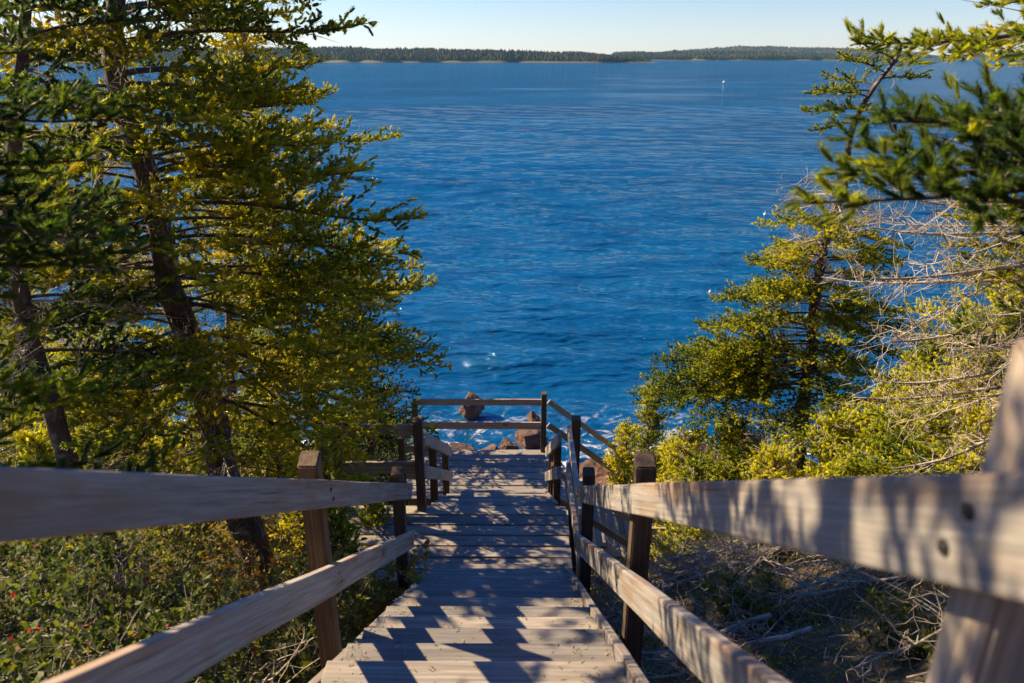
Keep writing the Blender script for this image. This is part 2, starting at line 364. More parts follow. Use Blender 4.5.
lb = ['broad red boulder seen between the rails of the lowest flight', 'cracked red boulder just above the lower sloping rail end', 'reddish rock close right of the far deck corner', 'dark red rock right of the end post of the lowest flight',
      'pale pink rock below the lower sloping rail', 'big shore boulder beside the surf behind the young spruces', 'brown shore boulder inland of the surf on the right', 'small shore rock left of the surf patch on the right',
      'outermost shore boulder on the right, partly in water', 'grey pink boulder below the dark spruce left of the deck', 'large shore boulder behind the left trees', 'small pale rock left of the far deck rail', 'small red rock touching the far right post']
for k, (a, b_, u, s) in enumerate(rb):
    p = at(a, b_, u); z = gz(p[0], p[1]); boulder((p[0], p[1], max(z, -.1) + .25 * s), (s * .75, s * .6, s * .45), 30 + k, lb[k])

p = at(676, 580, 8.7); boulder((p[0], p[1], float(gz(p[0], p[1])) + .12), (.42, .34, .26), 61, 'grey shaded boulder below the bottom platform right of the tall post')
p = at(600, 612, 4.6); boulder((p[0] + .1, p[1], float(gz(p[0] + .1, p[1])) + .03), (.20, .15, .10), 62, 'small flat stone beside the stairs at the foot of the right railing')

# ---------------------------------------------------------------- timber
cnt = random.Random(3)
def plank(name, p0, p1, wid, thk, mat, parent, up=(0, 0, 1), cut0=None, cut1=None, bev=.005):
    """board from p0 to p1 (centre line); wid along 'up' made square to the axis, thk across. cut = shift of the top edge along x at that end"""
    p0, p1 = Vector(p0), Vector(p1); ax = (p1 - p0); Ln = ax.length; ax.normalize()
    upv = Vector(up); upv = (upv - ax * upv.dot(ax)).normalized(); side = ax.cross(upv)
    bm = bmesh.new(); vs = {}
    nseg = max(1, int(Ln / .5)) if Ln > .6 else 1
    amp = .0025 * min(1, Ln)
    rings = []
    for i in range(nseg + 1):
        x = Ln * i / nseg; oy = cnt.uniform(-amp, amp); oz = cnt.uniform(-amp, amp)
        ring = []
        for (sy, sz) in ((-1, -1), (1, -1), (1, 1), (-1, 1)):
            xx = x
            if i == 0 and cut0: xx = x + cut0 * (1 if sz > 0 else -1)
            if i == nseg and cut1: xx = x + cut1 * (1 if sz > 0 else -1)
            ring.append(bm.verts.new((xx, sy * thk / 2 + oy, sz * wid / 2 + oz)))
        rings.append(ring)
    for i in range(nseg):
        for k in range(4): bm.faces.new((rings[i][k], rings[i][(k + 1) % 4], rings[i + 1][(k + 1) % 4], rings[i + 1][k]))
    bm.faces.new(rings[0][::-1]); bm.faces.new(rings[-1])
    bmesh.ops.recalc_face_normals(bm, faces=bm.faces)
    ed = [e for e in bm.edges if len(e.link_faces) == 2 and e.link_faces[0].normal.angle(e.link_faces[1].normal, 0) > .6]
    bmesh.ops.bevel(bm, geom=ed, offset=bev, segments=2, affect='EDGES', profile=.5)
    me = bpy.data.meshes.new(name); bm.to_mesh(me); bm.free(); me.materials.append(M[mat])
    for p in me.polygons: p.use_smooth = False
    o = bpy.data.objects.new(name, me); C.objects.link(o)
    if parent is not None: o.parent = parent; off = Vector(parent.location)
    else: off = Vector((0, 0, 0))
    m4 = Matrix((ax, side, upv)).transposed().to_4x4(); m4.translation = p0 - off
    o.matrix_basis = m4
    return o

def W(x, u, d): return Vector((x, u, CAMZ - d))

def post(x, u, dtop, dbot, parent, t=.085, shed=.035, lean=0.0, name='post', mat='post', bev=.006):
    p0 = W(x, u, dbot); p1 = W(x + lean, u, dtop)
    ax = (p1 - p0).normalized(); Ln = (p1 - p0).length
    bm = bmesh.new()
    lo, hi = [], []
    for (a, b) in ((-1, -1), (1, -1), (1, 1), (-1, 1)):   # local y = world x-ish, local z = world y
        lo.append(bm.verts.new((0, a * t / 2, b * t / 2))); hi.append(bm.verts.new((Ln - (shed if b < 0 else 0), a * t / 2, b * t / 2)))
    for k in range(4): bm.faces.new((lo[k], lo[(k + 1) % 4], hi[(k + 1) % 4], hi[k]))
    bm.faces.new(lo[::-1]); bm.faces.new(hi)
    bmesh.ops.recalc_face_normals(bm, faces=bm.faces); bmesh.ops.bevel(bm, geom=bm.edges[:], offset=bev, segments=2, affect='EDGES')
    me = bpy.data.meshes.new(name); bm.to_mesh(me); bm.free(); me.materials.append(M[mat])
    o = bpy.data.objects.new(name, me); C.objects.link(o); o.parent = parent
    yv = Vector((0, 1, 0)); zl = (yv - ax * yv.dot(ax)).normalized(); yl = zl.cross(ax)
    m4 = Matrix((ax, yl, zl)).transposed().to_4x4(); m4.translation = p0 - Vector(parent.location); o.matrix_basis = m4
    return o

def bolt(loc, normal, parent):
    """child of a rail or post: loc and normal in world"""
    bm = bmesh.new(); bmesh.ops.create_uvsphere(bm, u_segments=12, v_segments=8, radius=.0065)
    for v in bm.verts: v.co.z *= .45
    r_ = bmesh.ops.create_cone(bm, cap_ends=True, segments=16, radius1=.0095, radius2=.009, depth=.003)
    me = bpy.data.meshes.new('bolt'); bm.to_mesh(me); bm.free(); me.materials.append(M['steel'])
    o = bpy.data.objects.new('bolt', me); C.objects.link(o); o.parent = parent
    pm = Matrix.Translation(parent.parent.location) @ parent.matrix_basis
    q = Vector(normal).to_track_quat('Z', 'Y').to_matrix().to_4x4(); q.translation = Vector(loc)
    o.matrix_basis = pm.inverted() @ q
    return o

SL = .613
def flight(label, x0, x1, u_top, d_top, nstep, run, rise, label_s, u_dir=1, extra_up=0):
    """stair running away from the camera; tread k lies rise*k below d_top"""
    e = empty('wooden_staircase', W((x0 + x1) / 2, u_top + nstep * run, d_top + nstep * rise), label, 'staircase')
    for k in range(-extra_up, nstep):
        d = d_top + rise * (k + 1) if k >= 0 else d_top + rise * (k + 1)
        ua = u_top + run * k - .018; ub = u_top + run * (k + 1)
        hw = (ub - ua - .016) / 2
        for q in range(2):
            uc = ua + hw / 2 + q * (hw + .016)
            j0, j1 = cnt.uniform(-.006, .006), cnt.uniform(-.006, .006)
            plank('tread', W(x0 + j0, uc, d + .019), W(x1 + j1, uc, d + .019 + cnt.uniform(-.002, .002)), hw, .038, 'tread', e, up=(0, 1, 0), bev=.004)
    un = u_top - extra_up * run; dn = d_top - extra_up * rise
    s_ = rise / run
    ul = u_top + nstep * run; dl = d_top + nstep * rise
    for x in (x0 - .022, x1 + .022):
        off = .07 if x < x0 else .0
        plank('stringer', W(x, un, dn + off + .13), W(x, ul - .02, dl + off + .13 - .02 * s_), .24, .038, 'stringer', e, bev=.004)
    return e

def railing(label, u0, u1, x, xs_, cT, cL, posts, wv=.13, top_h=.95, sl=SL, base_c=None, thick=.038, ends=(0, 0), wvl=None, group=None):
    """sloping rail pair, inner face side given by sign xs_ (+1 faces +x). c = depth offset of the rail's upper edge"""
    um = (u0 + u1) / 2
    e = empty('wooden_railing', W(x, um, base_c + sl * um), label, 'railing', group)
    wl = wvl or wv
    ca = math.cos(math.atan(sl)); rails = []
    for c, ww in ((cT, wv), (cL, wl)):
        cc = c + ww / 2
        sh = math.tan(math.atan(sl)) * ww * ca / 2
        r_ = plank('rail', W(x, u0, cc + sl * u0), W(x, u1, cc + sl * u1), ww * ca, thick, 'rail', e, cut0=sh, cut1=sh, bev=.006); rails.append((r_, cc))
    for (up_, lean) in posts:
        xp = x - xs_ * (thick / 2 + .0425 + .001)
        g = float(gdepth(xp, up_)) + .35
        pd = post(xp, up_, base_c + sl * up_ - top_h, g, e, lean=lean, mat='rail' if up_ < 1 else 'post')  # nearest posts take grey wood, their bluish shade put into the colour
        for (r_, cc) in rails:
            for q in (-1, 1):
                bolt(W(x + xs_ * (thick / 2 + .001), up_ - .03 + q * .012, cc + sl * (up_ - .03) + q * .030), (xs_, 0, 0), r_)
    return e

# upper flight: nosings follow d = .65 + .613 u
RUN, RISE = .288, .1767
UL, DL = 5.42, 4.25
flight('long weathered wooden staircase descending from the viewer to the first landing', -.705, .405, UL - 14 * RUN, DL - 15.0 * RISE, 14, RUN, RISE, '', extra_up=6)
railing('grey two-rail railing along the left side of the upper staircase', -1.2, 4.98, -.80, 1, -.035, .385, [(4.85, 0), (2.83, -.012), (.70, 0), (-1.1, 0)], wv=.135, base_c=.79, wvl=.15)
railing('sunlit two-rail railing along the right side of the upper staircase', -1.2, 4.98, .475, -1, -.020, .40, [(4.87, 0), (2.83, .012), (.70, .02), (-1.1, 0)], wv=.137, base_c=.79, wvl=.15)

def deck(label, x0, x1, u0, u1, d, nb, along='x', leg=True):
    e = empty('wooden_deck', W((x0 + x1) / 2, (u0 + u1) / 2, d + .3), label, 'deck')
    n = nb
    for k in range(n):
        if along == 'x':
            a = u0 + (u1 - u0) * k / n; b = u0 + (u1 - u0) * (k + 1) / n - .024
            plank('board', W(x0 + cnt.uniform(-.008, .008), (a + b) / 2, d + .019), W(x1 + cnt.uniform(-.008, .008), (a + b) / 2, d + .019), b - a, .038, 'tread', e, up=(0, 1, 0), bev=.004)
        else:
            a = x0 + (x1 - x0) * k / n; b = x0 + (x1 - x0) * (k + 1) / n - .024
            plank('board', W((a + b) / 2, u0 + cnt.uniform(-.008, .008), d + .019), W((a + b) / 2, u1 + cnt.uniform(-.008, .008), d + .019), b - a, .038, 'tread', e, up=(1, 0, 0), bev=.004)
    for uu in (u0 + .06, u1 - .07):
        plank('joist', W(x0 + .05, uu, d + .04 + .095), W(x1 - .05, uu, d + .04 + .095), .184, .038, 'stringer', e)
    for xx in (x0 + .02, x1 - .02):
        plank('joist', W(xx, u0 + .10, d + .04 + .095), W(xx, u1 - .10, d + .04 + .095), .184, .038, 'stringer', e)
    for xx in (x0 + .12, x1 - .12):
        for uu in (u0 + .14, u1 - .15): post(xx, uu, d + .05, float(gdepth(xx, uu)) + .4, e, name='leg', shed=0)
    return e
deck('upper landing deck of shaded grey boards reaching out to the left', -1.95, .51, UL, 6.62, DL, 7)

def level_rail(label, pa, pb, d, side, posts, ht=.91, hl=.50, wt=.105, wl=.125, over=1.0, group=None):
    """pa, pb = (x,u) of the rail centre line; side = (nx,ny) direction from the rail to the posts"""
    e = empty('wooden_railing', W((pa[0] + pb[0]) / 2, (pa[1] + pb[1]) / 2, d), label, 'railing', group)
    for h, ww in ((ht, wt), (hl, wl)):
        plank('rail', W(pa[0], pa[1], d - h + ww / 2), W(pb[0], pb[1], d - h + ww / 2), ww, .038, 'rail', e, bev=.005)
    for (x, u, hh) in posts:
        post(x + side[0] * .062, u + side[1] * .062, d - hh, float(gdepth(x, u)) + .4, e, shed=.02)
    return e
level_rail('short two-rail railing on the far side of the upper landing, left of the stairs', (-1.76, 6.60), (-.90, 6.60), DL, (0, -1), [(-1.73, 6.60, .93), (-.937, 6.60, 1.01)])
level_rail('blue-shaded level railing seen edge-on along the right side of the upper landing', (.517, 5.06), (.517, 6.60), DL, (1, 0), [(.517, 6.53, 1.03)])

# second flight
U2, D2 = 6.62, 4.25; N2 = 11; D3 = 6.08; R2 = (9.62 - U2) / (N2 - 1); H2 = (D3 - D2) / N2
flight('second staircase dropping from the upper landing to the lower deck', -.88, .40, U2, D2, N2 - 1, R2, H2, '')
railing('short sloping railing on the left of the second flight', 6.66, 9.38, -.905, 1, -.62, -.235, [(7.85, 0), (9.22, 0)], wv=.15, top_h=.87, sl=(D3 - D2) / (9.62 - U2), base_c=4.25 - 6.62 * (D3 - D2) / (9.62 - U2) + .0)
railing('short sloping railing on the right of the second flight', 6.66, 9.38, .435, -1, -.62, -.235, [(7.95, 0), (9.22, 0)], wv=.15, top_h=.87, sl=(D3 - D2) / (9.62 - U2), base_c=4.25 - 6.62 * (D3 - D2) / (9.62 - U2) + .0)
deck('lower deck of boards striped with sun, facing the sea', -1.68, .50, 9.62, 11.13, D3, 8)
level_rail('far two-rail railing across the seaward edge of the lower deck', (-1.62, 11.12), (.44, 11.12), D3, (0, -1), [(-1.62, 11.12, .93), (.455, 11.12, 1.06)])
level_rail('dark railing on the near left edge of the lower deck', (-1.66, 9.56), (-.97, 9.56), D3, (0, 1), [(-1.62, 9.50, 1.06)])

# lowest flight, going down to the right; its boards run away from the camera
e = empty('wooden_staircase', W(1.17, 10.1, 7.08), 'lowest staircase going down to the right from the lower deck', 'staircase')
N3 = 6; x3a, x3b = .50, 1.85; D4 = 7.10
for k in range(N3 - 1):
    d = D3 + (D4 - D3) * (k + 1) / N3; a = x3a + (x3b - x3a) * k / (N3 - 1) - .02; b = x3a + (x3b - x3a) * (k + 1) / (N3 - 1); h = (b - a - .01) / 2
    for q in range(2): plank('tread', W(a + h / 2 + q * (h + .01), 9.18, d + .019), W(a + h / 2 + q * (h + .01), 11.05, d + .019), h, .038, 'tread', e, up=(1, 0, 0), bev=.004)
for uu in (9.15, 11.08): plank('stringer', W(x3a, uu, D3 + .27), W(x3b, uu, D4 + .22), .24, .038, 'stringer', e)
def rail_x(label, u, side, xa, xb, da, db, posts):
    e = empty('wooden_railing', W((xa + xb) / 2, u, (da + db) / 2 + .9), label, 'railing')
    for h, ww in ((.91, .10), (.50, .115)):
        plank('rail', W(xa, u, da - h + ww / 2), W(xb, u, db - h + ww / 2), ww * .85, .038, 'rail', e)
    for (x, d) in posts: post(x, u + side * .062, d, float(gdepth(x, u)) + .4, e, shed=.02)
rail_x('seaward sloping railing of the lowest flight ending at a short post', 11.14, 1, .53, 1.88, D3, D4, [(1.90, D4 - .90)])
rail_x('dark near sloping railing of the lowest flight, behind the upper right posts', 9.06, -1, .50, 1.86, D3 + .04, D4, [(.52, D3 - .95)])
deck('bottom platform of grey boards right of the stairs, half hidden by twigs', 1.87, 2.64, 9.05, 11.2, D4, 5, along='y')
level_rail('dark level railing across the near edge of the bottom platform', (1.87, 9.06), (2.66, 9.06), D4, (0, 1), [(2.60, 9.06, .93)])

# ---------------------------------------------------------------- tree making
class Tubes:
    def __init__(s): s.V, s.F, s.n = [], [], 0
    def add(s, P, rad, k=5, rough=0, rs=None):
        P = np.asarray(P, float); n = len(P)
        T = np.gradient(P, axis=0); T /= np.linalg.norm(T, axis=1)[:, None] + 1e-9
        ref = np.array([.31, .17, .93]) if abs(T[0, 2]) < .8 else np.array([1., .1, 0])
        A = np.cross(T, ref); A /= np.linalg.norm(A, axis=1)[:, None] + 1e-9; B = np.cross(T, A)
        an = np.arange(k) * 2 * math.pi / k; rad = np.broadcast_to(np.asarray(rad, float), (n,))
        rr_ = rad[:, None] * (np.ones((n, k)) if not rough else 1 + rough * rs.uniform(-1, 1, (n, k)))
        Q = P[:, None] + rr_[..., None] * (np.cos(an)[None, :, None] * A[:, None] + np.sin(an)[None, :, None] * B[:, None])
        I = s.n + np.arange(n * k).reshape(n, k); J = np.roll(I, -1, axis=1)
        s.F.append(np.stack([I[:-1], J[:-1], J[1:], I[1:]], -1).reshape(-1, 4)); s.V.append(Q.reshape(-1, 3)); s.n += n * k
    def twigs(s, O, D, Ln, r0, rs, seg=3, crook=.25, k=3):
        """many short crooked twigs at once: O,D (n,3) Ln (n)"""
        n = len(O)
        if not n: return None
        P = [O]; d = D.copy()
        for i in range(seg):
            d = d + rs.normal(size=(n, 3)) * crook; d /= np.linalg.norm(d, axis=1)[:, None]
            P.append(P[-1] + d * (Ln / seg)[:, None])
        P = np.stack(P, 1)      # n,seg+1,3
        A = np.cross(D, rs.normal(size=(n, 3))); A /= np.linalg.norm(A, axis=1)[:, None] + 1e-9; B = np.cross(D, A); B /= np.linalg.norm(B, axis=1)[:, None] + 1e-9
        rad = np.linspace(1, .3, seg + 1)[None, :] * (r0 if np.ndim(r0) else np.full(n, r0))[:, None]
        an = np.arange(k) * 2 * math.pi / k
        Q = P[:, :, None] + rad[..., None, None] * (np.cos(an)[:, None] * A[:, None, None] + np.sin(an)[:, None] * B[:, None, None])
        I = s.n + np.arange(n * (seg + 1) * k).reshape(n, seg + 1, k); J = np.roll(I, -1, axis=2)
        s.F.append(np.stack([I[:, :-1], J[:, :-1], J[:, 1:], I[:, 1:]], -1).reshape(-1, 4)); s.V.append(Q.reshape(-1, 3)); s.n += n * (seg + 1) * k
        return P
    def build(s, name, mat, parent=None):
        if not s.n: return None
        return mesh_from(name, np.concatenate(s.V), np.concatenate(s.F), mat, parent, smooth_shade=True)

def unit(v): return v / (np.linalg.norm(v, axis=-1, keepdims=True) + 1e-9)

def needles(O, D, Ln, tint, rs, n=15, rad=.023, wd=.0075, fwd=.42):
    """bottlebrush shoots: O,D (m,3), Ln (m), returns V (m*n*3,3), tint"""
    m = len(O)
    A = unit(np.cross(D, rs.normal(size=(m, 3)))); B = np.cross(D, A)
    t = (np.arange(n) + .5) / n; t = np.concatenate([t[:-2], [.93, .97]])
    ph = np.arange(n) * 2.39996
    jt = rs.uniform(-.04, .04, (m, n)); jp = rs.uniform(-.5, .5, (m, n)); jr = rs.uniform(.75, 1.2, (m, n))
    tt = (t[None] + jt); pp = ph[None] + jp
    base = O[:, None] + D[:, None] * (Ln[:, None] * tt)[..., None]
    rad_dir = np.cos(pp)[..., None] * A[:, None] + np.sin(pp)[..., None] * B[:, None]
    tan_dir = -np.sin(pp)[..., None] * A[:, None] + np.cos(pp)[..., None] * B[:, None]
    # needles flatten along the shoot near the tip
    f = fwd + .9 * np.clip(tt - .8, 0, .2) * 5
    tip = base + (rad_dir * (1.0 - .5 * np.clip(tt - .85, 0, .15) / .15)[..., None] + D[:, None] * f[..., None]) * (rad * jr)[..., None]
    v = np.stack([base + tan_dir * wd, base - tan_dir * wd, tip], 2)  # m,n,3,3
    return v.reshape(-1, 3), np.repeat(tint, n * 3), A, B

def shoot_mesh(sp_, rs, n, rad, wd, mat, parent):
    O, D, Ln, tint = sp_; m = len(O)
    V, t, A, B = needles(O, D, Ln, tint, rs, n, rad, wd, .9 if n > 40 else .42)
    F3 = np.arange(len(V)).reshape(-1, 3)
    cr = rad * (.30 if n > 40 else .52) * rs.uniform(.8, 1.2, m); K = 5; an = np.arange(K) * 2 * math.pi / K
    rings = []
    bend = rs.normal(size=(m, 3)) * .008
    for (q, w_) in ((.04, .35), (.3, 1.0), (.85, 1.0), (1.04, .30)):
        c_ = O + D * (Ln * q)[:, None] + bend * q
        rings.append(c_[:, None] + (cr * w_)[:, None, None] * (np.cos(an)[:, None] * A[:, None] + np.sin(an)[:, None] * B[:, None]))
    Q = np.stack(rings, 1)                      # m,4,K,3
    I = len(V) + np.arange(m * 4 * K).reshape(m, 4, K); J = np.roll(I, -1, axis=2)
    F4 = np.stack([I[:, :-1], J[:, :-1], J[:, 1:], I[:, 1:]], -1).reshape(-1, 4)
    return mesh_from('foliage', np.concatenate([V, Q.reshape(-1, 3)]), [F3, F4], M[mat], parent, tint=np.concatenate([t, np.repeat(tint, 4 * K)]))

def spray(paths, rs, dens, tintf, shoot=.085, start=.3, flat=1.0, sub_ang=52, sub_len=.48, twig=None):
    """foliage along primary branches; returns shoots O,D,L,t"""
    Os, Ds, Ls, Ts = [], [], [], []
    for P in paths:
        seg = np.diff(P, axis=0); sl_ = np.linalg.norm(seg, axis=1); cum = np.concatenate([[0], np.cumsum(sl_)]); L_ = cum[-1]
        step = .055 / dens
        ss = np.arange(L_ * start, L_, step) + rs.uniform(-.3, .3) * step
        ss = ss[ss < L_]
        if not len(ss): continue
        base = np.stack([np.interp(ss, cum, P[:, k]) for k in range(3)], -1)
        ti = np.clip(np.searchsorted(cum, ss) - 1, 0, len(seg) - 1); T = unit(seg[ti])
        upv = np.array([0, 0, 1.]); side = unit(np.cross(T, upv) + 1e-6); up2 = np.cross(side, T)
        lr = np.where(np.arange(len(ss)) % 2, 1, -1)
        a = np.radians(rs.normal(sub_ang, 10, len(ss)))
        rem = (L_ - ss) / L_
        sl2 = (.06 + sub_len * L_ * rem ** .8 * (.5 + .5 * smooth(0, .35, (ss / L_ - start * .6)))) * rs.uniform(.6, 1.15, len(ss))
        sl2 = np.minimum(sl2, .62)
        d2 = T * np.cos(a)[:, None] + side * (lr * np.sin(a))[:, None] + up2 * (rs.normal(.06, .34 * flat, len(ss)))[:, None]
        d2 = unit(d2)
        # shoots along each branchlet
        for i in range(len(ss)):
            n = max(1, int(sl2[i] / (.033 / dens)))
            q = (np.arange(n) + .6) / n * sl2[i]
            cur = base[i] + d2[i] * q[:, None]; cur[:, 2] += .10 * (q / (sl2[i] + 1e-6)) ** 2 * sl2[i]
            s2 = unit(np.cross(d2[i], up2[i])); k2 = np.where(np.arange(n) % 2, 1, -1)
            aa = np.radians(rs.normal(42, 12, n)); aa[-1] *= .2
            D_ = d2[i] * np.cos(aa)[:, None] + s2 * (k2 * np.sin(aa))[:, None] + up2[i] * rs.normal(.42, .5, n)[:, None]
            Os.append(cur); Ds.append(D_); Ls.append(shoot * rs.uniform(.6, 1.25, n)); Ts.append(np.full(n, 0.0) + rs.normal(0, .05))
        if twig is not None: twig.twigs(base, d2, sl2 * .95, .0035, rs, seg=2, crook=.06)
        # leader shoots
        Os.append(base); Ds.append(unit(T + up2 * .3 + rs.normal(size=T.shape) * .2)); Ls.append(np.full(len(ss), shoot)); Ts.append(np.zeros(len(ss)))
    if not Os: return None
    O = np.concatenate(Os); D = unit(np.concatenate(Ds)); Ln = np.concatenate(Ls); t = np.concatenate(Ts)
    return O, D, Ln, np.clip(t + tintf(O, len(O)), 0, 1)

def branch_path(p0, az, el, L_, rs, droop=.25, upturn=.35, n=8):
    az = math.radians(az); P = [np.array(p0, float)]; a = az; e_ = math.radians(el)
    for i in range(n):
        s_ = i / n
        a += rs.normal(0, .07); ee = e_ - droop * math.sin(s_ * 2.6) + upturn * max(0, s_ - .55) * 1.6
        P.append(P[-1] + np.array([math.cos(a) * math.cos(ee), math.sin(a) * math.cos(ee), math.sin(ee)]) * L_ / n)
    return np.array(P)

def tree(label, trunk, r0, r1, nb, h_live, lmax, ltop, seed, mat='spruce', dens=1.0, ndead=20, extra=(), el=(2, 28), az_mean=None, az_sp=180, tint_mu=.42, needle=20, nrad=.021, nwd=.0042,
         start=.3, h_top=1.0, deadlen=.9, shoot=.066, name='spruce_tree', cat='tree', group=None, apex=True, profile=None, dead_top=None, flat=1.0, dead_extra=()):
    rs = np.random.RandomState(seed)
    trunk = np.array(trunk, float)
    g = float(gz(trunk[0, 0], trunk[0, 1]))
    if trunk[0, 2] > g - .1:
        b = trunk[0].copy(); d = trunk[0] - trunk[1]; s_ = (trunk[0, 2] - g + .3) / max(.2, -d[2]) if d[2] < 0 else 0
        b = trunk[0] + d * min(s_, 1.2) * np.array([.6, .6, 1]); b[2] = g - .3; trunk = np.vstack([b, trunk])
    # smooth resample
    cum = np.concatenate([[0], np.cumsum(np.linalg.norm(np.diff(trunk, axis=0), axis=1))]); H = cum[-1]
    n = max(12, int(H / .16)); ss = np.linspace(0, H, n)
    P = np.stack([np.interp(ss, cum, trunk[:, k]) for k in range(3)], -1)
    for _ in range(3): P[1:-1] = (P[:-2] + P[1:-1] * 2 + P[2:]) / 4
    P[1:-1, :2] += np.stack([vnoise(ss * 1.7, seed), vnoise(ss * 1.7, seed + 9.5)], -1)[1:-1] * .05
    rad = r1 + (r0 - r1) * (1 - ss / H) ** .85; rad[0] *= 1.5; rad[1] *= 1.15
    e = empty(name, (0, 0, 0), label, cat, group); base = P[0].copy(); base[2] = g; e.location = base
    tr = Tubes(); tr.add(P - base, rad, 12, .13, rs); tr.build('trunk', M['bark'], e)
    def tp(f): return np.array([np.interp(f * H, ss, P[:, k]) for k in range(3)]) - base
    limbs, dead = Tubes(), Tubes(); paths = []
    for i in range(nb):
        f = h_live + (h_top - h_live) * ((i + rs.rand()) / nb)
        q = (f - h_live) / max(1e-6, 1 - h_live)
        L_ = (profile(q) if profile else (lmax + (ltop - lmax) * q ** .9)) * rs.uniform(.55, 1.1)
        az = rs.uniform(0, 360) if az_mean is None else rs.normal(az_mean, az_sp)
        paths.append(branch_path(tp(f), az, el[0] + (el[1] - el[0]) * q + rs.normal(0, 6), L_, rs))
    for (f, az, L_, e0, *rest) in extra: paths.append(branch_path(tp(f), az, e0, L_, rs, *(rest if rest else ())))
    for p in paths:
        L_ = np.linalg.norm(p[-1] - p[0]); limbs.add(p, np.linspace(.007 + .007 * L_, .003, len(p)), 5)
        # bare inner side twigs, grey with lichen
        k = int(L_ * 11); tt = rs.uniform(.08, .75, k); o = p[0] + (p[-1] - p[0]) * tt[:, None]
        o = np.stack([np.interp(tt * (len(p) - 1), np.arange(len(p)), p[:, c]) for c in range(3)], -1)
        Q = dead.twigs(o, unit(rs.normal(size=(k, 3)) + (p[-1] - p[0]) * .8), rs.uniform(.12, .35, k), .0038, rs)
        if Q is not None and k: dead.twigs(Q[:, 2], unit(rs.normal(size=(k, 3))), rs.uniform(.06, .16, k), .0025, rs, seg=2)
    for i in range(ndead + len(dead_extra)):
        if i < ndead:
            f = rs.uniform(.12, dead_top or min(1, h_live + .35)); L_ = deadlen * rs.uniform(.35, 1.1)
            p = branch_path(tp(f), rs.uniform(0, 360), rs.uniform(-25, 20), L_, rs, .3, .1, 7); dead.add(p, np.linspace(.012, .003, len(p)), 5)
        else:
            f, az, L_, e0 = dead_extra[i - ndead]; p = branch_path(tp(f), az, e0, L_, rs, .2, .25, 9); dead.add(p, np.linspace(.022, .006, len(p)), 6, .2, rs)
        k = int(L_ * 26); tt = rs.uniform(.15, 1, k); o = np.stack([np.interp(tt * (len(p) - 1), np.arange(len(p)), p[:, c]) for c in range(3)], -1)
        Q = dead.twigs(o, unit(rs.normal(size=(k, 3)) * .8 + (p[-1] - p[0]) / L_ * .6), rs.uniform(.12, .42, k), .0042, rs, crook=.35)
        if k:
            for j in (1, 2, 3): dead.twigs(Q[:, j], unit(rs.normal(size=(k, 3))), rs.uniform(.05, .16, k), .0026, rs, seg=2, crook=.35)
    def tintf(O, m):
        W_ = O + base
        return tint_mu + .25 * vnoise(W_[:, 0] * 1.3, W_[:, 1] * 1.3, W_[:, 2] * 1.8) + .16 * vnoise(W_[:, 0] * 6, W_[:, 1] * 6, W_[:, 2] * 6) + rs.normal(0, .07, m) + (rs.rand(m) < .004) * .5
    sp_ = spray(paths, rs, dens, tintf, shoot, start, flat, twig=limbs)
    if sp_ is not None:
        shoot_mesh(sp_, rs, needle, nrad, nwd, mat, e)
    limbs.build('limbs', M['bark'], e); dead.build('dead_twigs', M['dead'], e)
    return e

# ----- left side
tree('crooked near spruce at the left edge with bluish shaded boughs',
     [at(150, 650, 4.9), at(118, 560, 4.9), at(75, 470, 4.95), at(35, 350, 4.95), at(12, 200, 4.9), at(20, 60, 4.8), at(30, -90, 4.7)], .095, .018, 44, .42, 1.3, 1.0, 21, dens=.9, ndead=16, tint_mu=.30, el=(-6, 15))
tree('tall spruce with a thick dark leaning trunk left of the stairs',
     [at(272, 625, 6.1), at(250, 545, 6.1), at(215, 450, 6.15), at(188, 340, 6.2), at(160, 220, 6.1), at(128, 130, 6.0), at(112, 40, 6.0), at(110, -60, 6.0), at(112, -170, 6.0)], .165, .035, 145, .35, 2.0, 1.2, 22,
     ndead=26, tint_mu=.64, el=(-4, 22), start=.36,
     extra=[((.40 + .07 * k), -90 + ((k * 67) % 90 - 45), 1.1 + .3 * ((k * 37) % 10) / 10, 2) for k in range(8)] + [(.50, -20, 2.0, 0), (.54, 5, 2.1, 0), (.58, 20, 2.1, 2), (.62, -8, 2.2, 6), (.66, 0, 1.9, 10), (.70, -15, 1.7, 8), (.80, 10, 1.9, 12), (.85, -5, 1.8, 10)])
tree('slim spruce nearest the upper landing on its left, crown leaning over the water',
     [at(327, 520, 8.0), at(318, 440, 8.0), at(303, 360, 8.05), at(285, 260, 8.1), at(262, 150, 8.2), at(245, 50, 8.2), at(238, -30, 8.2), at(235, -90, 8.2)], .085, .02, 125, .34, 1.45, .6, 23,
     ndead=14, tint_mu=.66, start=.25, el=(-8, 24),
     extra=[(.45, 10, 1.7, -4), (.48, -15, 1.8, 0), (.52, 25, 1.7, 4), (.50, -35, 1.6, -6), (.56, 0, 1.5, 4), (.58, 30, 1.4, 4), (.72, 5, 1.5, 10)])
tree('dark dense spruce behind the slim one, left of the lower deck',
     [at(369, 470, 11.5), at(368, 400, 11.5), at(360, 330, 11.5), at(352, 250, 11.5)], .12, .02, 120, .12, 1.35, .5, 24, tint_mu=.18, dens=.95, start=.12, ndead=8, el=(-10, 15))  # low tint puts the shaded side into the needle colour
tree('sunny spruce behind the two leaning trunks on the left', [at(95, 470, 9.5), at(90, 330, 9.5), at(95, 200, 9.5), at(100, 110, 9.5)], .11, .02, 50, .42, 1.7, .5, 25, mat='bright_spruce', tint_mu=.5, ndead=20, start=.3, dens=.8)
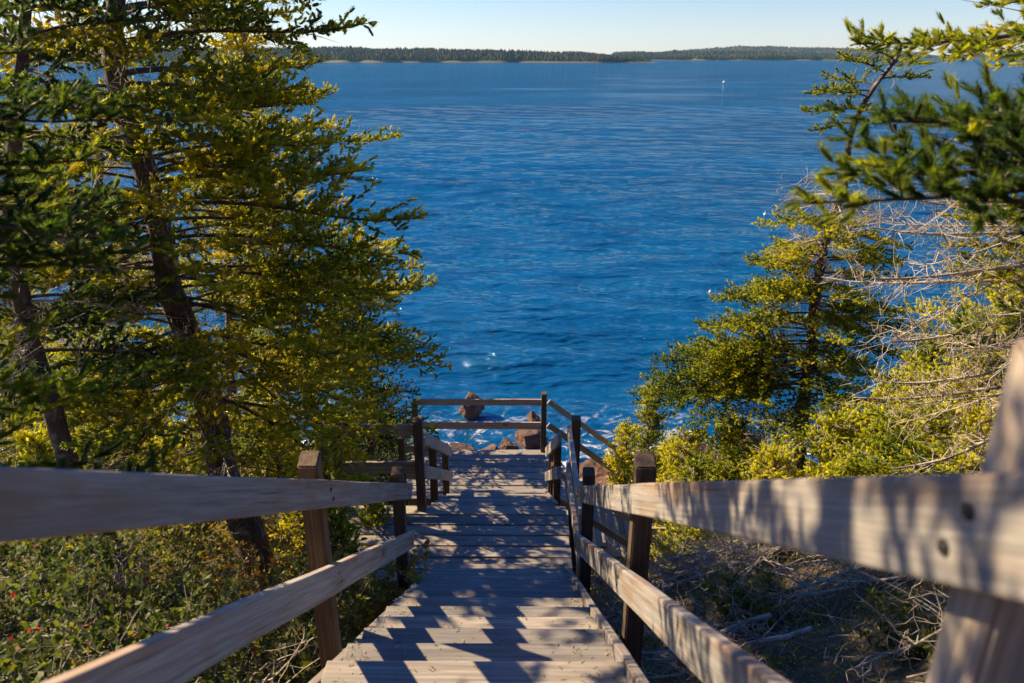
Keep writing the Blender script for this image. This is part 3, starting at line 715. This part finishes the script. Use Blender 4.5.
tree('far left spruce whose crown meets the water gap', [at(20, 470, 11), at(14, 350, 11), at(8, 250, 11), at(6, 185, 11)], .12, .02, 34, .34, 1.7, .5, 26, mat='bright_spruce', tint_mu=.5, dens=.75, ndead=14)
tree('middle spruce between the thick trunk and the slim spruce', [at(235, 450, 10.5), at(230, 330, 10.5), at(225, 200, 10.5), at(222, 120, 10.5)], .10, .02, 50, .40, 1.6, .5, 27, tint_mu=.55, dens=.8, ndead=14)
tree('leaning spruce outside the left edge reaching blurred boughs into view',
     [(-3.0, 1.9, gz(-3, 1.9)), (-3.0, 2.0, 10.6), (-2.9, 2.2, 11.8), (-2.9, 2.3, 13.2), (-2.85, 2.4, 14.6)], .09, .03, 6, .72, 1.1, .8, 28, az_mean=150, az_sp=60, tint_mu=.22, needle=70, nwd=.0020, nrad=.019, dens=1.0, shoot=.058, ndead=8,
     extra=[(.46, 5, 1.7, 0), (.50, 14, 1.6, 2), (.43, 20, 1.6, 0), (.42, 12, 1.5, 0), (.47, 25, 1.5, 2), (.33, 8, 1.9, -2), (.35, 16, 1.7, 0), (.44, 38, 1.6, 0), (.52, 30, 1.4, 6), (.66, 8, 1.6, 3), (.70, 24, 1.7, 3), (.74, -2, 1.5, 4), (.64, 34, 1.5, 3), (.69, 14, 1.7, 0), (.66, -55, 1.7, 4), (.70, -35, 1.8, 6), (.74, -62, 1.6, 6), (.62, -42, 1.7, 4), (.78, -25, 1.6, 8)])  # upper boughs above the view, added to shade the stairs and right rail

# ----- right side
tree('flat-topped wind-bent spruce with dark level boughs over the water on the right',
     [at(800, 450, 10), at(806, 390, 10), at(815, 310, 10), at(830, 230, 10), at(848, 150, 10), at(858, 105, 10), at(885, 70, 10), at(900, 48, 10)], .125, .018, 50, .43, 1.4, .7, 41, flat=.55, tint_mu=.54, ndead=90, deadlen=.7, h_top=.74, dead_top=.80, el=(-8, 12), start=.2,
     extra=[(.43, 178, 2.5, 0), (.45, 168, 2.4, 0), (.46, 188, 2.4, 0), (.49, 175, 2.2, 2), (.46, 182, 2.5, -2), (.53, 180, 2.0, 2), (.44, 174, 2.3, -4), (.48, 172, 2.2, 0), (.50, 196, 2.0, 0), (.50, 186, 2.0, 3), (.54, 170, 1.6, 4), (.42, 350, 1.9, 3), (.46, 10, 1.8, 3), (.52, 340, 1.6, 4), (.44, 240, 1.8, 0), (.48, 260, 1.6, 0), (.60, 168, 1.4, 2), (.62, 192, 1.3, 4), (.64, 350, 1.2, 6), (.67, 182, 1.1, 6), (.58, 270, 1.2, 2), (.63, 280, 1.0, 4), (.56, 5, 1.5, 4), (.66, 15, 1.1, 6), (.57, 185, 1.6, 2), (.45, 205, 2.0, -2), (.48, 170, 1.9, 0), (.40, 215, 1.9, -3), (.52, 178, 1.7, 2), (.60, 178, 1.3, 6), (.62, 220, 1.2, 6), (.58, 0, 1.2, 6), (.60, 330, 1.2, 6),
            (.90, 190, .7, 5), (.92, 210, .8, 15), (.93, 160, .8, 5), (.95, 0, .6, 10), (.96, 190, .7, 25), (.98, 180, .6, 30), (.90, 240, .6, 10), (.94, 120, .7, 15), (.97, 60, .5, 20), (.88, 180, .5, -5)])
tree('golden-green spruce reaching level boughs in from the right edge',
     [at(1120, 560, 7.2), at(1110, 420, 7.2), at(1120, 300, 7.3), at(1130, 200, 7.3)], .12, .03, 50, .22, 1.8, .9, 42, mat='bright_spruce', tint_mu=.42, ndead=26, az_mean=180, az_sp=50, el=(-6, 8), deadlen=1.3,
     extra=[(.42, 170, 2.7, 4), (.45, 185, 2.9, 2), (.40, 200, 2.6, 0), (.50, 175, 2.5, 2), (.36, 180, 2.4, 0), (.62, 180, 1.9, 10), (.66, 165, 2.0, 12), (.72, 190, 1.8, 8), (.35, 205, 2.2, -4), (.80, 180, 1.6, 10)])
tree('lichen-covered half-dead spruce at the right edge with bare grey boughs',
     [at(1110, 520, 5.2), at(1100, 380, 5.2), at(1110, 200, 5.2), at(1120, 60, 5.2), at(1120, -60, 5.2)], .10, .03, 26, .36, 1.4, .8, 43, tint_mu=.5, ndead=50, dead_extra=[(.50, 178, 1.7, 4), (.55, 170, 1.9, 2), (.58, 186, 1.8, 6), (.62, 176, 1.6, 8), (.44, 182, 1.7, 0), (.40, 172, 1.8, 0), (.66, 180, 1.4, 10), (.36, 185, 1.8, -4)], az_mean=185, az_sp=40, deadlen=1.6, el=(-4, 10), start=.45)
tree('near spruce outside the right edge holding a large blurred dark bough across the view',
     [(3.0, 1.6, gz(3.0, 1.6)), (2.9, 1.8, 11.0), (2.8, 2.0, 12.0), (2.75, 2.1, 13.2), (2.7, 2.2, 14.3)], .08, .03, 3, .85, .8, .7, 44, az_mean=20, az_sp=40, tint_mu=.34, needle=90, nwd=.0016, nrad=.019, dens=.9, ndead=10, start=.42, shoot=.058,
     extra=[(.42, 179, 2.1, -2, .1, .15), (.405, 173, 2.0, 1, .1, .2), (.435, 184, 1.7, -3, .1, .1), (.42, 180, 1.7, -4, .1, .3), (.43, 176, 1.9, 2, .1, .1), (.41, 165, 1.7, 4, .1, .1), (.42, 178, 1.5, -10, .1, .3)])
tree('tall spruce whose highest bough hangs into the upper right corner',
     [(4.2, 3.4, gz(4.2, 3.4)), (4.1, 3.5, 11.5), (4.0, 3.6, 13.0), (4.0, 3.6, 14.6)], .10, .03, 4, .85, 1.0, .8, 45, az_mean=20, az_sp=50, tint_mu=.55, needle=60, nwd=.0022, nrad=.018, dens=1.0, shoot=.055, ndead=5, start=.4,
     extra=[(.575, 176, 2.6, 2, .2, .2), (.56, 168, 2.1, 0, .1, .2)])

# ---------------------------------------------------------------- young spruces (right and left slopes)
ys = [  # px, top y, u, half-width, label
    (650, 392, 11.6, .55, 'small twisted spruce sprig rising over the water right of the railing'),
    (628, 432, 10.9, .5, 'pale young spruce behind the end post of the lowest flight'),
    (690, 438, 9.6, .75, 'bright yellow-green young spruce just right of the tall right post'),
    (735, 425, 9.9, .8, 'broad young spruce left of the dark bent trunk'),
    (775, 455, 8.2, .7, 'low bright spruce bush under the bent spruce'),
    (838, 425, 8.6, .85, 'bushy young spruce right of the dark bent trunk'),
    (700, 462, 8.6, .6, 'lowest yellow spruce tuft touching the sunlit rail'),
    (885, 400, 8.4, .9, 'tall young spruce in the middle of the right thicket'),
    (935, 430, 7.4, .8, 'young spruce with grey twigs near the right post'),
    (965, 385, 8.6, .9, 'young spruce high behind the right foreground post'),
    (860, 462, 7.2, .7, 'small spruce tuft above the middle of the right rail'),
    (1000, 420, 6.6, .8, 'young spruce half cut by the right picture edge'),
    (215, 425, 8.4, .8, 'bright green young spruce between the two left trunks'),
    (270, 420, 8.8, .8, 'bright young spruce left of the slim trunk'),
    (165, 445, 7.8, .7, 'young spruce just left of the thick leaning trunk'),
    (930, 345, 8.2, .9, 'taller young spruce rising in the right thicket under the grey boughs'),
    (1008, 305, 7.0, .9, 'tallest young spruce at the right picture edge'),
    (345, 425, 7.7, .38, 'small green spruce sprig against the left landing post'),
    (30, 440, 7.2, .8, 'shaded young spruce above the left foreground rail'),
    (110, 430, 8.8, .9, 'golden young spruce behind the near crooked trunk'),
    (330, 512, 5.6, .45, 'small spruce bush behind the left middle post'),
    (385, 425, 15.5, .9, 'young spruce on the shore ledge just left of the lower deck'),
    (335, 415, 15.0, 1.0, 'young spruce on the shore ledge seen past the slim trunk'),
    (275, 418, 14.5, 1.0, 'young spruce on the shore ledge between slim and thick trunks'),
    (205, 415, 14.0, 1.1, 'young spruce on the shore ledge behind the thick trunk'),
    (140, 412, 14.0, 1.1, 'young spruce on the shore ledge left of the thick trunk'),
    (70, 415, 13.5, 1.1, 'young spruce on the shore ledge right of the near crooked trunk'),
    (8, 405, 13.0, 1.1, 'young spruce on the shore ledge at the left picture edge'),
    (668, 445, 14.0, .8, 'young spruce low by the shore behind the right posts'),
    (300, 500, 6.6, .5, 'low golden spruce bush between the thick trunk and the left middle post'),
    (375, 505, 6.3, .36, 'low golden spruce bush beside the lower end of the left railing')]
for k, (a, b_, u, hw, lab) in enumerate(ys):
    top = at(a, b_, u); g = float(gz(top[0], top[1])); h = top[2] - g
    rs = np.random.RandomState(100 + k); hw *= 1.15; lx = rs.uniform(-.15, .15)
    pr = (lambda q, hw=hw: hw * (1.0 - .65 * q) * (1.0 if q > .1 else .8))
    nb = int(75 * max(1, h / 1.6))
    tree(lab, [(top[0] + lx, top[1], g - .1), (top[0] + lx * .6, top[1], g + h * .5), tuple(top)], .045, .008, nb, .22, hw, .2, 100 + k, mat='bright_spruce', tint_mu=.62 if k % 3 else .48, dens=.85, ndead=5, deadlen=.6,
         el=(5, 55), start=.15, profile=pr, name='young_spruce', cat='young tree', group=None)

# ---------------------------------------------------------------- leafy bushes
def bush(label, x, u, rad, h, seed, n=2600, leaf=.020, tint=.45, tsp=.22, name='leafy_bush', reds=.01):
    rs = np.random.RandomState(seed); g = float(gz(x, u)); e = empty(name, (x, u, g), label, 'bush')
    st = Tubes(); k = int(26 * rad / .5)
    az = rs.uniform(0, 6.28, k); r_ = rad * np.sqrt(rs.rand(k)) * .55
    O = np.stack([np.cos(az) * r_ * .5, np.sin(az) * r_ * .5, np.full(k, -.05)], -1); D = unit(np.stack([np.cos(az) * r_ * 1.2, np.sin(az) * r_ * 1.2, np.full(k, h)], -1))
    Q = st.twigs(O, D, h * rs.uniform(.7, 1.1, k), .006, rs, seg=5, crook=.16)
    idx = rs.randint(0, k, k * 9); jj = rs.randint(1, 6, k * 9)
    Q2 = st.twigs(Q[idx, jj], unit(rs.normal(size=(k * 9, 3)) + [0, 0, .6]), rs.uniform(.10, .28, k * 9) * h / .7, .003, rs, seg=3, crook=.3)
    st.build('stems', M['dead'], e)
    ii = rs.randint(0, k * 9, n); tt = rs.uniform(.2, 3, n); ji = np.minimum(tt.astype(int), 2); f = (tt - ji)[:, None]
    C_ = Q2[ii, ji] * (1 - f) + Q2[ii, ji + 1] * f + rs.normal(0, .012, (n, 3))
    A = unit(rs.normal(size=(n, 3)) + [0, 0, .3]); N_ = unit(rs.normal(size=(n, 3)) * .7 + [0, 0, 1]); B = unit(np.cross(N_, A)); ls = leaf * rs.uniform(.7, 1.4, n)[:, None]
    V = np.stack([C_, C_ + A * ls + B * ls * .55, C_ + A * ls * 2.1 + N_ * ls * .2, C_ + A * ls - B * ls * .55], 1)
    t = np.clip(tint + .3 * vnoise((C_[:, 0] + x) * 3, (C_[:, 1] + u) * 3, C_[:, 2] * 3) + rs.normal(0, tsp * .5, n), 0, .93); t[rs.rand(n) < reds] = .985
    mesh_from('leaves', V, np.arange(n * 4).reshape(-1, 4), M['leaf'], e, tint=np.repeat(t, 4))
    return e
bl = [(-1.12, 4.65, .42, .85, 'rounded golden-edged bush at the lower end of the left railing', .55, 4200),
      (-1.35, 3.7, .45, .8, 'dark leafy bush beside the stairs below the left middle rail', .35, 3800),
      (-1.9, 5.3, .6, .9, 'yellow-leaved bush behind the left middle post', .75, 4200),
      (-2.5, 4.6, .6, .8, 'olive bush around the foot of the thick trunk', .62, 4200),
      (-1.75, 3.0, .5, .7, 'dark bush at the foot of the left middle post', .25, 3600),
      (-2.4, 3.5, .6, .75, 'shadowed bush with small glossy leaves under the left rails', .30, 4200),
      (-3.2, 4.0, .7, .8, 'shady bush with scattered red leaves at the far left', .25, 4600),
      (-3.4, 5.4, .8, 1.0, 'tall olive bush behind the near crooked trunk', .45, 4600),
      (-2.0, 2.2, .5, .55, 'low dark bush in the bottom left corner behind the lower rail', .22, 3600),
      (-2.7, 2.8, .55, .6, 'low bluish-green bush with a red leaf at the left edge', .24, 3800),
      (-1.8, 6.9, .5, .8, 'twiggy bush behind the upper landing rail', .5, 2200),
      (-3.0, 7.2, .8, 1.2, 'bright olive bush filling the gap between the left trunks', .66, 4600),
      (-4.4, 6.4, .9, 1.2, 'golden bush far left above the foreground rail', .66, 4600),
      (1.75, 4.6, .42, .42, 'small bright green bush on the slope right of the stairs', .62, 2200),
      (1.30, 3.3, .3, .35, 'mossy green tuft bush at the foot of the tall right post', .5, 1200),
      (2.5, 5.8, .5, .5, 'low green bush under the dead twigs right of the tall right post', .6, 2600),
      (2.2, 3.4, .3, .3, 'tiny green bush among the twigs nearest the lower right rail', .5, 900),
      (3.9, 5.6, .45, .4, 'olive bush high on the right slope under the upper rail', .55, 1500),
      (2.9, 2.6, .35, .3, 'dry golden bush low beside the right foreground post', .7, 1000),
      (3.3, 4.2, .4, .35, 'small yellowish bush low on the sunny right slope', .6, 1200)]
for k, (x, u, r_, h, lab, ti, n) in enumerate(bl): bush(lab, x, u, r_, h, 200 + k, n, tint=ti + (.12 if k in (0, 2, 3, 11, 12) else .0), reds=.012 if x < -2.2 else .003)  # raised tint puts sunlight into the leaf colour of the golden bushes

# ---------------------------------------------------------------- ground cover and dead brush (nobody could count it)
rs = np.random.RandomState(77)
def cover(label, x0, x1, u0, u1, n, mat, leaf, hgt, tint, seed, keep=None, reds=0):
    rs = np.random.RandomState(seed); x = rs.uniform(x0, x1, n); u = rs.uniform(u0, u1, n)
    ok = ~((x > -.86) & (x < .56) & (u < 9.6)); ok &= vnoise(x * 1.1, u * 1.1, seed) > (-.35 + .5 * rs.rand(n) - .25)
    x, u = x[ok], u[ok]; n = len(x); z = gz(x, u) + rs.rand(n) ** 1.5 * hgt * (.6 + .6 * vnoise(x * 1.7, u * 1.7, 3.3))
    C_ = np.stack([x, u, z], -1); A = unit(rs.normal(size=(n, 3)) + [0, 0, .5]); B = unit(np.cross(A, rs.normal(size=(n, 3)))); ls = leaf * rs.uniform(.6, 1.5, n)[:, None]
    V = np.stack([C_, C_ + A * ls + B * ls * .5, C_ + A * ls * 2.1, C_ + A * ls - B * ls * .5], 1)
    t = np.clip(tint + .35 * vnoise(x * 1.6, u * 1.6, 8.8) + rs.normal(0, .12, n), 0, .94)
    if reds: t[rs.rand(n) < reds] = .985
    o = mesh_from('ground_cover', V, np.arange(n * 4).reshape(-1, 4), M[mat], tint=np.repeat(t, 4)); tag(o, kind='stuff'); o['label'] = label; o['category'] = 'ground cover'
cover('dry golden heath and lichen covering the right slope', .6, 9, -1, 12, 150000, 'heath', .010, .16, .55, 1)
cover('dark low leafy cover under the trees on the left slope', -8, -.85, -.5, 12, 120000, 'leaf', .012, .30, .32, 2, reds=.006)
cover('sparse green moss tufts scattered over the right slope', .6, 8, 0, 11, 26000, 'leaf', .010, .12, .5, 3)

tb = Tubes(); rs = np.random.RandomState(55)
def deadfall(x, u, L_, az, seed, tb=tb):
    rs = np.random.RandomState(seed); p0 = np.array([x, u, float(gz(x, u)) + .08])
    p = branch_path(p0, az, 0, L_, rs, .1, .15, 10); p[:, 2] = gz(p[:, 0], p[:, 1]) + .10 + .10 * rs.rand() + np.linspace(0, .18, len(p)) * rs.rand()
    tb.add(p, np.linspace(.020, .005, len(p)), 6)
    k = int(L_ * 22); tt = rs.uniform(.05, 1, k); o = np.stack([np.interp(tt * (len(p) - 1), np.arange(len(p)), p[:, c]) for c in range(3)], -1)
    Q = tb.twigs(o, unit(rs.normal(size=(k, 3)) * [.8, .8, .45] + (p[-1] - p[0]) / L_ * .6 + [0, 0, .12]), rs.uniform(.2, .6, k), .006, rs, seg=4, crook=.3)
    for j in (1, 2, 3, 4):
        for r2 in range(2): tb.twigs(Q[:, j], unit(rs.normal(size=(k, 3))), rs.uniform(.06, .2, k), .003, rs, seg=3, crook=.35)
for k in range(64):
    deadfall(rs.uniform(1.5, 6.0), rs.uniform(2.2, 9.0), rs.uniform(.8, 2.0), rs.uniform(120, 240), 300 + k)
o = tb.build('dead_brush', M['dead']); tag(o, kind='stuff'); o['label'] = 'tangle of grey dead boughs lying on the right slope'; o['category'] = 'brushwood'
tb2 = Tubes()
for k in range(20): deadfall(rs.uniform(-5.5, -1.6), rs.uniform(3.0, 8.0), rs.uniform(.8, 1.6), rs.uniform(-40, 60), 400 + k, tb2)
o = tb2.build('dead_brush', M['dead']); tag(o, kind='stuff'); o['label'] = 'thin dead twigs in the dark undergrowth on the left slope'; o['category'] = 'brushwood'

# ---------------------------------------------------------------- buoys
for (a, b_, r_, lab) in ((723.6, 82.5, .55, 'farthest white buoy on the upper right of the open water'), (764.5, 214.5, .13, 'white buoy right of centre, nearest the bent spruce top'), (709.8, 292, .085, 'white buoy nearest the shore, left of the dark level boughs')):
    cy = (b_ - 341.5) / FPX; an = PITCH + math.atan(cy); u = CAMZ / math.tan(an); p = at(a, b_, u)
    e = empty('buoy', (p[0], p[1], 0), lab, 'buoy')
    for nm, prof in (('float', [(-.9, .1), (-.6, .75), (0, 1), (.6, .8), (.95, .3), (1.0, .02)]), ('stick', [(.95, .12), (1.2, .12), (2.0, .10), (2.05, .01)])):
        tb = Tubes(); tb.add([(0, 0, z * r_ + r_ * .3) for z, q in prof], [q * r_ for z, q in prof], 14); tb.build(nm, M['buoy'], e)

# ---------------------------------------------------------------- sea air between here and the far shores
hb = 4700.0
V = [(x, y, z) for z in (-3.5, 75.0) for (x, y) in ((-5200, -60), (5200, -60), (5200, hb), (-5200, hb))]
F = [(0, 3, 2, 1), (4, 5, 6, 7), (0, 1, 5, 4), (1, 2, 6, 5), (2, 3, 7, 6), (3, 0, 4, 7)]
m = bpy.data.materials.new('sea_haze'); m.use_nodes = True; N = m.node_tree.nodes; L = m.node_tree.links; N.remove(N['Principled BSDF'])
pv = N.new('ShaderNodeVolumePrincipled'); pv.inputs['Color'].default_value = (.40, .74, 1, 1); pv.inputs['Density'].default_value = HAZE; pv.inputs['Anisotropy'].default_value = .2
L.new(pv.outputs[0], N['Material Output'].inputs['Volume'])
o = mesh_from('haze', V, np.array(F), m); tag(o, kind='stuff'); o['label'] = 'thin blue sea haze over the bay'; o['category'] = 'haze'

# ---------------------------------------------------------------- fallen needles on the treads
rs = np.random.RandomState(9); n = 2600; x = rs.uniform(-.69, .39, n); u = rs.uniform(UL - 14 * RUN, 6.6, n)
x = np.where(rs.rand(n) < .5, np.where(rs.rand(n) < .6, -.69 + np.abs(rs.normal(0, .14, n)), .39 - np.abs(rs.normal(0, .10, n))), x)
k = np.floor((u - (UL - 14 * RUN)) / RUN); d = np.where(u < UL, DL - 15 * RISE + RISE * (k + 1), DL)
C_ = np.stack([x, u, CAMZ - d + .004], -1); a = rs.uniform(0, 6.28, n); A = np.stack([np.cos(a), np.sin(a), 0 * a], -1) * rs.uniform(.004, .011, n)[:, None]; B = np.stack([-np.sin(a), np.cos(a), 0 * a], -1) * .0011
V = np.stack([C_ - A - B, C_ + A - B, C_ + A + B + [0, 0, .002], C_ - A + B + [0, 0, .002]], 1)
o = mesh_from('fallen_needles', V, np.arange(n * 4).reshape(-1, 4), M['heath'], tint=np.repeat(rs.rand(n), 4)); tag(o, kind='stuff'); o['label'] = 'brown fallen needles lying on the stair boards'; o['category'] = 'litter'
